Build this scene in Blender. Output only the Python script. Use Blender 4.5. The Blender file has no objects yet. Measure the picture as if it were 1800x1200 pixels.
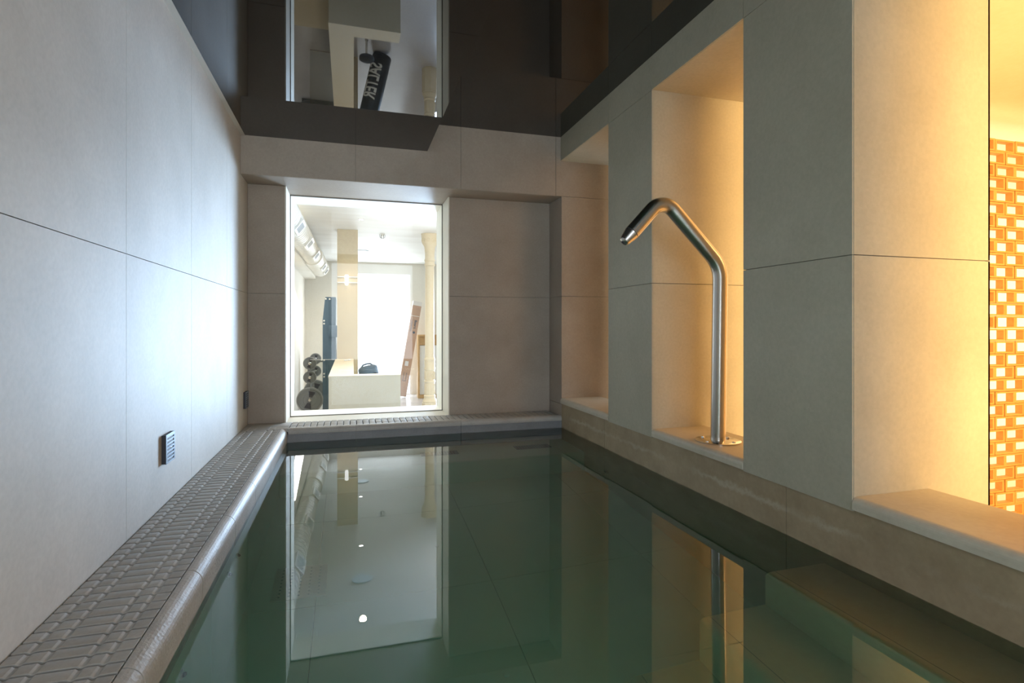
import bpy, bmesh, math, random
from mathutils import Vector, Matrix
random.seed(7)
S = 0.78            # metres per measuring unit (height of the lens above the water)
PI = math.pi
col = bpy.context.scene.collection
sc = bpy.context.scene

# ------------------------------------------------------------------ camera
YAW = 0.2864; F = 972.5
cam_d = bpy.data.cameras.new('camera'); cam = bpy.data.objects.new('camera', cam_d); col.objects.link(cam)
cam_d.sensor_width = 36.0; cam_d.lens = F / 1800 * 36
cam_d.shift_y = -26.8 / 1800
cam_d.clip_start = 0.02; cam_d.clip_end = 200
cam.location = (0, 0, S); cam.rotation_euler = (PI / 2, 0, -YAW)
sc.camera = cam

# ------------------------------------------------------------------ colour management, world
vs = sc.view_settings
vs.view_transform = 'Standard'; vs.look = 'None'; vs.gamma = 1; vs.exposure = 0.0; vs.use_curve_mapping = False
w = bpy.data.worlds.new('world'); sc.world = w; w.use_nodes = True
bg = w.node_tree.nodes['Background']; bg.inputs[0].default_value = (0.80, 0.90, 1.0, 1); bg.inputs[1].default_value = 2.5
cy = sc.cycles
cy.max_bounces = 14; cy.diffuse_bounces = 6; cy.glossy_bounces = 8; cy.transmission_bounces = 10
cy.transparent_max_bounces = 16; cy.caustics_refractive = True; cy.caustics_reflective = True; cy.volume_bounces = 2
cy.blur_glossy = 0.3; cy.sample_clamp_indirect = 6.0
cy.use_denoising = True

def P(x, y, z): return Vector((x * S, y * S, (z + 1) * S))

def area(name, loc, look, sx, sy, power, color):
    d = bpy.data.lights.new(name, 'AREA'); d.shape = 'RECTANGLE'; d.size = sx * S; d.size_y = sy * S
    d.energy = power; d.color = color
    o = bpy.data.objects.new(name, d); col.objects.link(o); o.location = P(*loc)
    o.rotation_euler = Vector(look).to_track_quat('-Z', 'Z' if abs(look[2]) < .5 else 'Y').to_euler()
    return o
DAY = (0.66, 0.83, 1.0); WARM = (1.0, 0.60, 0.25); SOFT = (1.0, 0.86, 0.66)
# daylight through the gym windows, and fill lights added behind the camera
sw = area('unseen_side_daylight', (3.1, 11.90, -0.25), (-.38, -1, 0), 2.0, 3.4, 225, (0.53, 0.73, 1.0)); sw.data.spread = 1.35  # unseen source, placed and narrowed to throw cool light on the left wall
area('daylight_end_window', (0.95, 17.2, -0.2), (0, -1, 0), 1.70, 3.5, 70, (0.86, 0.94, 1.0))
area('fill_behind', (0.55, -2.15, 0.35), (0, 1, 0), 1.9, 2.3, 34, (0.80, 0.90, 1.0))  # added cool fill, its opening in the back wall is unseen
area('underwater_fill', (0.65, -2.1, -1.5), (0, 1, 0), 1.8, .5, 11, (1.0, 1.0, 0.95))  # added fill that lifts the water, no fitting is built for it
# warm lamps of the corridor behind the piers
area('corridor_light_near', (3.9, -1.5, 0.1), (-0.12, 1, 0.0), 1.6, 2.6, 205, (1.0, 0.67, 0.32))
area('corridor_light_far', (6.2, 1.2, 1.88), (0, 0.5, -1), 2.6, 1.0, 45, (1.0, 0.64, 0.26))
area('screen_backlight', (6.8, 3.72, 0.0), (0, 1, 0), 5.0, 3.2, 60, (1.0, 0.88, 0.72))
area('gym_ceiling_fill', (2.7, 8.4, 0.9), (0, 0, 1), 1.6, 2.6, 46, (1.0, 0.84, 0.62))  # added out of view to brighten the gym ceiling, no fitting built
area('cove_strip', (-1.08, 11.5, 1.345), (-.2, 0, -1), 9.0, .18, 34, (1.0, .95, .86)).rotation_euler = (0, 0.2, PI / 2)
def spot(name, loc, power, color, size=2.4, radius=.035):
    d = bpy.data.lights.new(name, 'SPOT'); d.energy = power; d.color = color; d.spot_size = size; d.spot_blend = .6; d.shadow_soft_size = radius
    o = bpy.data.objects.new(name, d); col.objects.link(o); o.location = P(*loc); return o
for (x_, y_) in ((.176, 7.575), (.205, 10.165), (.255, 13.10), (.303, 15.60), (2.9, 8.2), (2.9, 10.8)):  # the right-hand pair is an unseen row, added to light the gym
    spot('downlight_beam', (x_, y_, 1.87), 38, (1.0, .80, .55))

# ------------------------------------------------------------------ materials
def mat(name, c=(.8, .8, .8), rough=.5, metal=0, spec=.5, ior=1.5):
    m = bpy.data.materials.new(name); m.use_nodes = True
    b = m.node_tree.nodes['Principled BSDF']
    b.inputs['Base Color'].default_value = (*c, 1); b.inputs['Roughness'].default_value = rough
    b.inputs['Metallic'].default_value = metal; b.inputs['Specular IOR Level'].default_value = spec
    b.inputs['IOR'].default_value = ior
    return m
def N(m, t, **k):
    n = m.node_tree.nodes.new(t)
    for a, v in k.items(): setattr(n, a, v)
    return n
def mottled(name, c1, c2, rough=.5, scale=3.0, fine=60, speck=.06, bump=.02, spec=.4, c3=None, stretch=(1, 1, 1)):
    m = mat(name, c1, rough, spec=spec); nt = m.node_tree; L = nt.links.new; b = nt.nodes['Principled BSDF']
    g = N(m, 'ShaderNodeNewGeometry'); mp = N(m, 'ShaderNodeMapping'); mp.inputs['Scale'].default_value = stretch
    L(g.outputs['Position'], mp.inputs['Vector'])
    n1 = N(m, 'ShaderNodeTexNoise'); n1.inputs['Scale'].default_value = scale; n1.inputs['Detail'].default_value = 6; n1.inputs['Roughness'].default_value = .62
    n2 = N(m, 'ShaderNodeTexNoise'); n2.inputs['Scale'].default_value = fine; n2.inputs['Detail'].default_value = 4
    n3 = N(m, 'ShaderNodeTexVoronoi'); n3.inputs['Scale'].default_value = fine * 1.2
    for n in (n1, n2, n3): L(mp.outputs[0], n.inputs['Vector'])
    r = N(m, 'ShaderNodeValToRGB'); r.color_ramp.elements[0].position = .3; r.color_ramp.elements[1].position = .7
    r.color_ramp.elements[0].color = (*c1, 1); r.color_ramp.elements[1].color = (*c2, 1)
    L(n1.outputs['Fac'], r.inputs[0])
    mx = N(m, 'ShaderNodeMix', data_type='RGBA', blend_type='OVERLAY'); mx.inputs[0].default_value = .12
    L(r.outputs[0], mx.inputs[6]); L(n2.outputs['Fac'], mx.inputs[7])
    sp = N(m, 'ShaderNodeMapRange'); sp.inputs[1].default_value = .12; sp.inputs[2].default_value = .05; sp.inputs[3].default_value = 0; sp.inputs[4].default_value = speck * 2
    L(n3.outputs['Distance'], sp.inputs[0])
    m2 = N(m, 'ShaderNodeMix', data_type='RGBA', blend_type='MIX'); m2.inputs[7].default_value = (*(c3 or (.8, .76, .7)), 1)
    L(sp.outputs[0], m2.inputs[0]); L(mx.outputs[2], m2.inputs[6]); L(m2.outputs[2], b.inputs['Base Color'])
    bp = N(m, 'ShaderNodeBump'); bp.inputs['Strength'].default_value = .25; bp.inputs['Distance'].default_value = bump * .05
    L(n2.outputs['Fac'], bp.inputs['Height']); L(bp.outputs[0], b.inputs['Normal'])
    return m
def emit(name, c, s):
    m = bpy.data.materials.new(name); m.use_nodes = True; nt = m.node_tree; nt.nodes.clear()
    e = nt.nodes.new('ShaderNodeEmission'); o = nt.nodes.new('ShaderNodeOutputMaterial')
    e.inputs[0].default_value = (*c, 1); e.inputs[1].default_value = s; nt.links.new(e.outputs[0], o.inputs[0]); return m

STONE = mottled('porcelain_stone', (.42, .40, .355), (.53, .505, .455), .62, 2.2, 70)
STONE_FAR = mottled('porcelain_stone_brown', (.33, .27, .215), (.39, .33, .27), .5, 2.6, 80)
STONE_PIER = mottled('porcelain_stone_green', (.40, .365, .275), (.47, .435, .335), .5, 2.4, 70)
JOINT = mat('joint', (.20, .185, .16), .8)
BASE = mottled('wainscot_stone', (.29, .215, .13), (.41, .32, .205), .5, 5, 60, speck=.1, c3=(.55, .47, .36))
def add_streak(m, zc, half, c):
    nt = m.node_tree; L = nt.links.new; b = nt.nodes['Principled BSDF']; src = b.inputs['Base Color'].links[0].from_socket
    g = N(m, 'ShaderNodeNewGeometry'); sp = N(m, 'ShaderNodeSeparateXYZ'); L(g.outputs['Position'], sp.inputs[0])
    n = N(m, 'ShaderNodeTexNoise'); n.inputs['Scale'].default_value = 16; n.inputs['Detail'].default_value = 12; n.inputs['Roughness'].default_value = .75; L(g.outputs['Position'], n.inputs['Vector'])
    w_ = N(m, 'ShaderNodeMath', operation='MULTIPLY_ADD'); w_.inputs[1].default_value = .10; L(n.outputs['Fac'], w_.inputs[0]); L(sp.outputs[2], w_.inputs[2])
    d = N(m, 'ShaderNodeMath', operation='SUBTRACT'); L(w_.outputs[0], d.inputs[0]); d.inputs[1].default_value = (zc + 1) * S + .05
    ab = N(m, 'ShaderNodeMath', operation='ABSOLUTE'); L(d.outputs[0], ab.inputs[0])
    r = N(m, 'ShaderNodeMapRange'); r.inputs[1].default_value = 0; r.inputs[2].default_value = half * S; r.inputs[3].default_value = 1; r.inputs[4].default_value = 0; L(ab.outputs[0], r.inputs[0])
    n2 = N(m, 'ShaderNodeTexNoise'); n2.inputs['Scale'].default_value = 2.2; n2.inputs['Detail'].default_value = 3; L(g.outputs['Position'], n2.inputs['Vector'])
    r2 = N(m, 'ShaderNodeMapRange'); r2.inputs[1].default_value = .42; r2.inputs[2].default_value = .62; r2.inputs[3].default_value = 0; r2.inputs[4].default_value = .38; L(n2.outputs['Fac'], r2.inputs[0])
    mu = N(m, 'ShaderNodeMath', operation='MULTIPLY'); L(r.outputs[0], mu.inputs[0]); L(r2.outputs[0], mu.inputs[1])
    mx = N(m, 'ShaderNodeMix', data_type='RGBA'); mx.inputs[7].default_value = (*c, 1); L(mu.outputs[0], mx.inputs[0]); L(src, mx.inputs[6]); L(mx.outputs[2], b.inputs['Base Color'])
add_streak(BASE, -.88, .022, (.62, .56, .44))
SILL = mottled('sill_stone', (.50, .44, .34), (.60, .54, .43), .45, 3, 60)
GRATE = mottled('grating_ceramic', (.33, .31, .28), (.41, .39, .355), .5, 9, 120, bump=.01)
GRATE_HI = mottled('grating_groove', (.36, .34, .31), (.43, .41, .38), .6, 9, 120, bump=.01)
COPE = mottled('coping_stone', (.34, .32, .29), (.44, .415, .38), .48, 6, 110, bump=.16)
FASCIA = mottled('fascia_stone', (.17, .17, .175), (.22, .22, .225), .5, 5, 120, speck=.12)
DARKGAP = mat('dark_gap', (.02, .02, .02), .9)
POOLT = mottled('pool_tile', (.80, .84, .74), (.86, .90, .80), .5, 1.6, 40)
STEPM = mottled('pool_step_stone', (.62, .50, .33), (.72, .60, .41), .5, 3, 60)
CREAM = mottled('cream_paint', (.76, .67, .50), (.80, .71, .55), .55, 2, 40, speck=0)
FRAMEW = mottled('window_casing', (.74, .69, .58), (.79, .74, .64), .45, 3, 60, speck=.02)
CEILG = mottled('gym_ceiling_plaster', (.70, .69, .66), (.80, .80, .78), .6, 1.2, 20, speck=0, stretch=(.6, 3, 1))
GYMW = mottled('gym_wall_paint', (.74, .72, .66), (.79, .77, .71), .7, 2, 30, speck=0)
GFLOOR = mottled('gym_floor_resin', (.50, .49, .50), (.58, .57, .58), .22, 1.5, 40, speck=0)
WARMW = mottled('corridor_plaster', (.80, .70, .52), (.84, .75, .58), .7, 2, 30, speck=0)
BRICK = mottled('terracotta_block', (.62, .33, .10), (.70, .39, .13), .7, 6, 60, speck=0)
BLACK = mat('black_lacquer_ceiling', (.004, .0035, .003), .015, ior=1.66)
BLKSIDE = mat('black_ceiling_side', (.01, .01, .01), .25)
ALU = mat('aluminium_trim', (.58, .55, .50), .55, 0)
STEEL = mat('brushed_steel', (.60, .57, .53), .27, 1.0)
CHROME = mat('polished_steel', (.62, .60, .57), .1, 1.0)
VENT = mat('vent_steel', (.17, .21, .26), .45, .3)
VENTD = mat('vent_dark', (.035, .035, .045), .6)
WHITE = mat('white_enamel', (.82, .81, .78), .4)
DUCT = mottled('duct_enamel', (.76, .74, .68), (.80, .78, .72), .4, 3, 30, speck=0)
GREYBL = mat('blue_grey_steel', (.10, .16, .22), .4, .2)
GREYD = mat('dark_grey_rubber', (.17, .18, .18), .55)
GREYL = mat('plate_rim', (.30, .31, .31), .4, .3)
CARD = mottled('cardboard', (.46, .32, .25), (.52, .37, .29), .8, 3, 40, speck=0)
CARDW = mottled('crate_wood', (.48, .30, .14), (.58, .38, .19), .7, 6, 40, speck=0)
MARB = mottled('marble_panel', (.80, .80, .79), (.86, .86, .85), .4, 3, 20, speck=0)
BAGM = mottled('bag_leatherette', (.012, .014, .02), (.02, .022, .03), .45, 8, 60, speck=0)
BAGT = mat('bag_top_fabric', (.10, .15, .21), .6)
INK = mat('print_ink', (.10, .13, .18), .7)
INKW = mat('print_white', (.80, .80, .78), .6)
PAPER = mat('paper_label', (.72, .74, .78), .7)
TAPE = mat('clear_tape', (.70, .68, .66), .25)
PLATIC = mat('clear_panel', (.85, .88, .88), .2)
DL = emit('downlight_glow', (1, .97, .92), 30)
REFLG = emit('reflection_glow', (1, .98, .95), 3)  # emission standing in for a bright reflection on the column

def arch_glass(name, tint=(.97, .99, .985), ior=1.5):
    m = bpy.data.materials.new(name); m.use_nodes = True; nt = m.node_tree; nt.nodes.clear(); L = nt.links.new
    t = nt.nodes.new('ShaderNodeBsdfTransparent'); t.inputs[0].default_value = (*tint, 1)
    g = nt.nodes.new('ShaderNodeBsdfGlossy'); g.inputs['Roughness'].default_value = 0.0
    f = nt.nodes.new('ShaderNodeFresnel'); f.inputs[0].default_value = ior
    mx = nt.nodes.new('ShaderNodeMixShader'); o = nt.nodes.new('ShaderNodeOutputMaterial')
    L(f.outputs[0], mx.inputs[0]); L(t.outputs[0], mx.inputs[1]); L(g.outputs[0], mx.inputs[2]); L(mx.outputs[0], o.inputs[0])
    return m
GLASS = arch_glass('clear_window_glass')
GLASST = arch_glass('tinted_panel_glass', (.72, .74, .70))

def water_mat():
    m = bpy.data.materials.new('green_pool_water'); m.use_nodes = True; nt = m.node_tree; nt.nodes.clear(); L = nt.links.new
    g = nt.nodes.new('ShaderNodeBsdfRefraction'); g.inputs['IOR'].default_value = 1.333; g.inputs['Roughness'].default_value = 0
    q = nt.nodes.new('ShaderNodeBsdfGlossy'); q.inputs['Roughness'].default_value = 0
    f = nt.nodes.new('ShaderNodeFresnel'); f.inputs[0].default_value = 1.82; mx = nt.nodes.new('ShaderNodeMixShader')
    a = nt.nodes.new('ShaderNodeVolumeAbsorption'); a.inputs['Color'].default_value = (.28, .88, .76, 1); a.inputs['Density'].default_value = .46
    o = nt.nodes.new('ShaderNodeOutputMaterial'); L(f.outputs[0], mx.inputs[0]); L(g.outputs[0], mx.inputs[1]); L(q.outputs[0], mx.inputs[2])
    v = nt.nodes.new('ShaderNodeVolumeScatter'); v.inputs['Color'].default_value = (.50, .86, .74, 1); v.inputs['Density'].default_value = .38
    ad = nt.nodes.new('ShaderNodeAddShader'); L(a.outputs[0], ad.inputs[0]); L(v.outputs[0], ad.inputs[1])
    L(mx.outputs[0], o.inputs['Surface']); L(ad.outputs[0], o.inputs['Volume'])
    return m
WATER = water_mat()

# ------------------------------------------------------------------ mesh helpers (all inputs in measuring units, z relative to lens)
class MB:
    def __init__(s): s.bm = bmesh.new()
    def box(s, x0, x1, y0, y1, z0, z1, bev=0, seg=2, mi=0):
        c = [s.bm.verts.new(P(x, y, z)) for x in (x0, x1) for y in (y0, y1) for z in (z0, z1)]
        fs = [s.bm.faces.new([c[i] for i in q]) for q in ((0, 1, 3, 2), (4, 6, 7, 5), (0, 4, 5, 1), (2, 3, 7, 6), (0, 2, 6, 4), (1, 5, 7, 3))]
        for f in fs: f.material_index = mi
        if bev:
            r = bmesh.ops.bevel(s.bm, geom=list({e for f in fs for e in f.edges}), offset=bev * S, segments=seg, affect='EDGES', profile=.5)
            for f in r['faces']: f.material_index = mi
        return s
    def poly(s, pts, mi=0):
        f = s.bm.faces.new([s.bm.verts.new(p) for p in pts]); f.material_index = mi; return f
    def prism(s, prof, axis, a, b, mi=0, mis=None):
        """prof: list of 2D points; extruded along axis 'x' (prof=(y,z)), 'y' (prof=(x,z)), 'z' (prof=(x,y))"""
        def pt(p, t):
            return P(t, p[0], p[1]) if axis == 'x' else P(p[0], t, p[1]) if axis == 'y' else P(p[0], p[1], t)
        A = [s.bm.verts.new(pt(p, a)) for p in prof]; B = [s.bm.verts.new(pt(p, b)) for p in prof]
        n = len(prof)
        for i in range(n):
            f = s.bm.faces.new((A[i], A[(i + 1) % n], B[(i + 1) % n], B[i])); f.material_index = mis[i] if mis else mi
        s.bm.faces.new(A[::-1]).material_index = mi; s.bm.faces.new(B).material_index = mi
        return s
    def lathe(s, prof, c, axis=(0, 0, 1), n=32, mi=0, cap=True, smooth=True):
        """prof: list of (t along axis, radius); c: start point"""
        ax = Vector(axis).normalized(); u = ax.orthogonal().normalized(); v = ax.cross(u); c0 = P(*c)
        rings = []
        for t, r in prof:
            rings.append([s.bm.verts.new(c0 + ax * t * S + (u * math.cos(2 * PI * i / n) + v * math.sin(2 * PI * i / n)) * max(r, 1e-5) * S) for i in range(n)])
        for a, b in zip(rings, rings[1:]):
            for i in range(n):
                f = s.bm.faces.new((a[i], a[(i + 1) % n], b[(i + 1) % n], b[i])); f.smooth = smooth; f.material_index = mi
        if cap:
            s.bm.faces.new(rings[0][::-1]).material_index = mi; s.bm.faces.new(rings[-1]).material_index = mi
        return s
    def tube(s, pts, r, n=20, mi=0):
        pts = [P(*p) for p in pts]; rings = []; u = None
        for i, p in enumerate(pts):
            d = (pts[min(i + 1, len(pts) - 1)] - pts[max(i - 1, 0)]).normalized()
            if u is None: u = d.orthogonal().normalized()
            u = (u - d * u.dot(d)).normalized(); v = d.cross(u)
            rr = r[i] if isinstance(r, list) else r
            rings.append([s.bm.verts.new(p + (u * math.cos(2 * PI * k / n) + v * math.sin(2 * PI * k / n)) * rr * S) for k in range(n)])
        for a, b in zip(rings, rings[1:]):
            for k in range(n):
                f = s.bm.faces.new((a[k], a[(k + 1) % n], b[(k + 1) % n], b[k])); f.smooth = True; f.material_index = mi
        s.bm.faces.new(rings[0][::-1]).material_index = mi; s.bm.faces.new(rings[-1]).material_index = mi
        return s
    def build(s, name, mats, parent=None, bevel=0):
        me = bpy.data.meshes.new(name); bmesh.ops.recalc_face_normals(s.bm, faces=s.bm.faces); s.bm.to_mesh(me); s.bm.free(); me.set_sharp_from_angle(angle=.65)
        for m in (mats if isinstance(mats, (list, tuple)) else [mats]): me.materials.append(m)
        o = bpy.data.objects.new(name, me); col.objects.link(o)
        if parent:
            o.parent = parent; o.matrix_parent_inverse = Matrix.Identity(4)
            me.transform(parent.matrix_basis.inverted())
        if bevel:
            b = o.modifiers.new('bevel', 'BEVEL'); b.width = bevel * S; b.segments = 2; b.limit_method = 'ANGLE'
        return o
def tag(o, label=None, cat=None, group=None, kind=None):
    if label: o['label'] = label
    if cat: o['category'] = cat
    if group: o['group'] = group
    if kind: o['kind'] = kind
    return o
def struct(o, label=None): o['kind'] = 'structure'; return o if not label else tag(o, label)
def thing(name, loc, label, cat, group=None):
    o = bpy.data.objects.new(name, None); col.objects.link(o); o.location = P(*loc); o.empty_display_size = .05
    return tag(o, label, cat, group)
def copy_tree(o, loc=None):
    c = o.copy(); col.objects.link(c)
    for ch in o.children:
        d = ch.copy(); col.objects.link(d); d.parent = c
        for g in ch.children:
            e = g.copy(); col.objects.link(e); e.parent = d
    if loc: c.location = P(*loc)
    return c
def tiles_x(mb, X, d, ys, zs, gap=.0016, mi=0, t=.010):
    """tiles on a wall plane X, facing d=+1/-1"""
    for y0, y1 in zip(ys, ys[1:]):
        for z0, z1 in zip(zs, zs[1:]):
            mb.box(min(X, X - d * t), max(X, X - d * t), y0 + gap, y1 - gap, z0 + gap, z1 - gap, mi=mi)
def tiles_y(mb, Y, xs, zs, gap=.0016, mi=0, t=.010):
    for x0, x1 in zip(xs, xs[1:]):
        for z0, z1 in zip(zs, zs[1:]):
            mb.box(x0 + gap, x1 - gap, Y, Y + t, z0 + gap, z1 - gap, mi=mi)

# ------------------------------------------------------------------ measured planes
XL, XR = -.8766, 2.0144
Y1, Y2, Y3, Y4 = 5.105, 5.446, 5.8085, 6.22
ZCL, ZCR, ZLIN, ZNT = 1.610, 1.865, 1.283, 1.6306
XW0, XW1, ZWB = -.5535, .9454, -.8874
XS = .6912; ZD = -.8796; ZSL = -.7084; ZPB = -.769
XJ = 2.802; XSB = 2.43; ZF = -2.05; YB = -2.2; ZJ = .297
CO = -.515   # inner face of the left coping

# ------------------------------------------------------------------ room shell
m = MB(); m.box(XL - .2, XL - .0102, YB, Y2 + .2, -2.3, 2.3, mi=1)
tiles_x(m, XL, 1, [YB, -1.26, -.29, .68, 1.65, 2.624, 3.60, 4.575, Y2], [ZD - .02, ZJ, 2.2])
struct(m.build('wall_left', [STONE, JOINT]))

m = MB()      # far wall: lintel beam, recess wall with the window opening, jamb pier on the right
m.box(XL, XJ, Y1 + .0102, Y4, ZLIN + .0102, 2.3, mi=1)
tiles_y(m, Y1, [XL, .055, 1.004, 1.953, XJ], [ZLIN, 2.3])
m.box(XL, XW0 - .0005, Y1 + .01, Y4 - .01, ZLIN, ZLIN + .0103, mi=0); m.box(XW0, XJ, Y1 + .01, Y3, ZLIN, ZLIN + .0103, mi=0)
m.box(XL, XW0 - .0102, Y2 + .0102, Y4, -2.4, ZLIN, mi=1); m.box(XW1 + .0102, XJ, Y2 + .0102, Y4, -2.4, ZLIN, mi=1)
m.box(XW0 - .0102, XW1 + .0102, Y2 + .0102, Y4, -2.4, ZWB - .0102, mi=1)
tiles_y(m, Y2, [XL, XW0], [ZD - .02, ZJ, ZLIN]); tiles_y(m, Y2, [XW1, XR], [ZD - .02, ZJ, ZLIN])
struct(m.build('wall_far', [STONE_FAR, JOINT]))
m = MB()
m.box(XR + .0102, XJ, Y1 + .0102, Y2 + .1, -2.4, ZLIN + .012, mi=1)
tiles_x(m, XR, -1, [Y1, Y2], [-1.2, ZPB, ZJ, ZLIN])
tiles_y(m, Y1, [XR, XJ], [-1.2, ZJ, ZLIN])
struct(m.build('wall_far_return', [STONE_FAR, JOINT]))

# window casing and glass
m = MB()
for (a, b) in ((XW0 - .0102, XW0), (XW1, XW1 + .0102)): m.box(a, b, Y2 - .001, Y4, ZWB, ZLIN)
m.box(XW0 - .0102, XW1 + .0102, Y2 - .001, Y4, ZWB - .0102, ZWB)
m.box(XW0, XW1, Y3 + .02, Y4, ZLIN - .002, ZLIN + .012)
win = m.build('window_1', FRAMEW); struct(win)
m = MB()
for (a, b) in ((XW0, XW0 + .007), (XW1 - .007, XW1)): m.box(a, b, Y3 - .01, Y3 + .012, ZWB, ZLIN)
m.box(XW0, XW1, Y3 - .01, Y3 + .012, ZWB, ZWB + .007); m.box(XW0, XW1, Y3 - .01, Y3 + .012, ZLIN - .007, ZLIN)
m.build('window_gasket', JOINT, win)
m = MB(); m.box(XW0, XW1, Y3, Y3 + .0003, ZWB, ZLIN); m.bm.free(); m.bm = bmesh.new()
m.poly([P(XW0, Y3, ZWB), P(XW1, Y3, ZWB), P(XW1, Y3, ZLIN), P(XW0, Y3, ZLIN)])
m.build('window_glass', GLASS, win)

# right wall: wainscot, piers, header, sills
m = MB(); m.box(XR + .0102, XSB - .01, YB, Y1 + .05, -2.4, -.76, mi=1)
tiles_x(m, XR, -1, [YB, -1.8, .2, 2.177, 4.15, Y1], [-2.2, -.745])
struct(m.build('wall_right', [BASE, JOINT]))
NICHES = [(4.058, Y1), (2.468, 3.389), (.884, 1.804)]
piers = [(3.389, 4.058), (1.804, 2.468), (YB, .884)]
m = MB()
for (a, b) in piers:
    m.box(XR + .002, XJ - .0102, a + .0102, b - .0102, -2.2, ZNT + .02, mi=1)
    tiles_x(m, XR - .010, -1, [a, b], [ZPB, ZJ, ZNT])
    m.box(XR + .03, XJ, a, a + .0102, -2.1, ZJ - .002); m.box(XR - .002, XR + .03, a, a + .0102, ZPB, ZJ - .002); m.box(XR - .002, XJ, a, a + .0102, ZJ + .002, ZNT)     # jamb facing the camera
    m.box(XR - .002, XJ, b - .0102, b, ZPB, ZJ - .002); m.box(XR - .002, XJ, b - .0102, b, ZJ + .002, ZNT)
    m.box(XJ - .0102, XJ, a, b, -2.2, ZNT)
struct(m.build('wall_right_piers', [STONE_PIER, JOINT]))
m = MB(); m.box(XR + .002, XJ - .002, YB, Y1 + .03, ZNT + .0102, 2.3, mi=1)
m.box(XR - .002, XJ, YB, Y1 + .03, ZNT, ZNT + .0102)
tiles_x(m, XR - .010, -1, [YB, -.70, .884, 1.804, 2.468, 3.389, 4.058, Y1], [ZNT, 2.2])
struct(m.build('wall_right_header', [STONE_PIER, JOINT]))
for (a, b) in NICHES:
    m = MB(); r = .03; pr = [(XR - .014, ZSL - .052)]
    for k in range(7):
        t = k / 6 * PI / 2; pr.append((XR - .014 + r - r * math.cos(t), ZSL - r + r * math.sin(t)))
    pr += [(XSB, ZSL), (XSB, ZSL - .052)]
    m.prism(pr, 'y', a + .001, b - .001)
    o = struct(m.build('window_sill', SILL))
    for f in o.data.polygons: f.use_smooth = False

m = MB(); m.box(XL - .2, -.42, YB - .2, YB, -2.4, 2.3); m.box(1.52, XJ, YB - .2, YB, -2.4, 2.3); m.box(-.42, 1.52, YB - .2, YB, -2.4, -.82); m.box(-.42, 1.52, YB - .2, YB, 1.52, 2.3); struct(m.build('wall_back', STONE))
m = MB(); m.box(-.42, -.40, YB - .1, YB, -.82, 1.52); m.box(1.50, 1.52, YB - .1, YB, -.82, 1.52); m.box(-.40, 1.50, YB - .1, YB, -.82, -.80); m.box(-.40, 1.50, YB - .1, YB, 1.50, 1.52); struct(m.build('unseen_back_window', FRAMEW))  # unseen frame, added to go with the fill light behind the camera

# ceiling: low black mirror panel on the left, higher one on the right
m = MB(); m.box(XL + .036, XS, YB, Y1, ZCL, 2.25); struct(m.build('ceiling', BLACK))
m = MB(); m.box(XS + .001, XR + .01, YB, Y1, ZCR, 2.25); struct(m.build('ceiling_high', BLACK))
m = MB(); m.box(XL, XL + .035, YB, Y1, ZCL - .002, ZCL + .05); struct(m.build('trim_1', ALU))
m = MB(); m.box(XL - .2, XJ, YB - .2, Y4, 2.25, 2.4); struct(m.build('ceiling_slab', BLKSIDE))

# pool basin
m = MB()
m.box(XL - .2, XR + .3, YB, Y2, ZF - .15, ZF - .0102, mi=1)
xs = [CO - .03, -.17, .78, 1.73, XR + .05]; ys = [YB, -.84, .12, 1.08, 2.07, 3.06, 4.05, Y1]
for x0, x1 in zip(xs, xs[1:]):
    for y0, y1 in zip(ys, ys[1:]): m.box(x0 + .002, x1 - .002, y0 + .002, y1 - .002, ZF - .0102, ZF)
m.box(XL - .2, CO - .0102, YB, Y1 + .2, ZF - .1, ZD - .055, mi=1)
tiles_x(m, CO, 1, [YB, -1.2, 0, 1.2, 2.4, 3.6, 4.8, Y1], [ZF, -1.06])
m.box(CO - .02, XR + .02, Y1 + .0102, Y2 + .1, ZF - .1, ZD - .055, mi=1)
tiles_y(m, Y1, [CO, .15, 1.12, XR + .02], [ZF, -1.5])
struct(m.build('pool_basin', [POOLT, JOINT]))
def stepblock(name, x0, x1, y0, y1, z0, z1, r=.035, matl=STEPM, side='x'):
    m = MB(); pr = []
    if side == 'x':
        pr = [(x1, z0), (x0, z0)] + [(x0 + r - r * math.cos(k / 6 * PI / 2), z1 - r + r * math.sin(k / 6 * PI / 2)) for k in range(7)] + [(x1, z1)]
        m.prism(pr, 'y', y0, y1)
        m.box(x0 + r + .012, x0 + r + .015, y0, y1 - .004, z1 - .001, z1 + .0004, mi=1)
    else:
        pr = [(y1, z0), (y0, z0)] + [(y0 + r - r * math.cos(k / 6 * PI / 2), z1 - r + r * math.sin(k / 6 * PI / 2)) for k in range(7)] + [(y1, z1)]
        m.prism(pr, 'x', x0, x1)
    o = m.build(name, [matl, JOINT], bevel=.012); return struct(o)
stepblock('pool_steps_top', 1.70, XR + .01, -.9, 1.955, ZF, -1.125)
stepblock('pool_steps_middle', 1.375, 1.70, -.9, 1.955, ZF, -1.43)
stepblock('pool_steps_bottom', 1.06, 1.375, -.9, 1.955, ZF, -1.74)
stepblock('pool_bench', CO, XR + .005, 4.55, Y1 + .01, ZF, -1.5, side='y', matl=POOLT)

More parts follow.
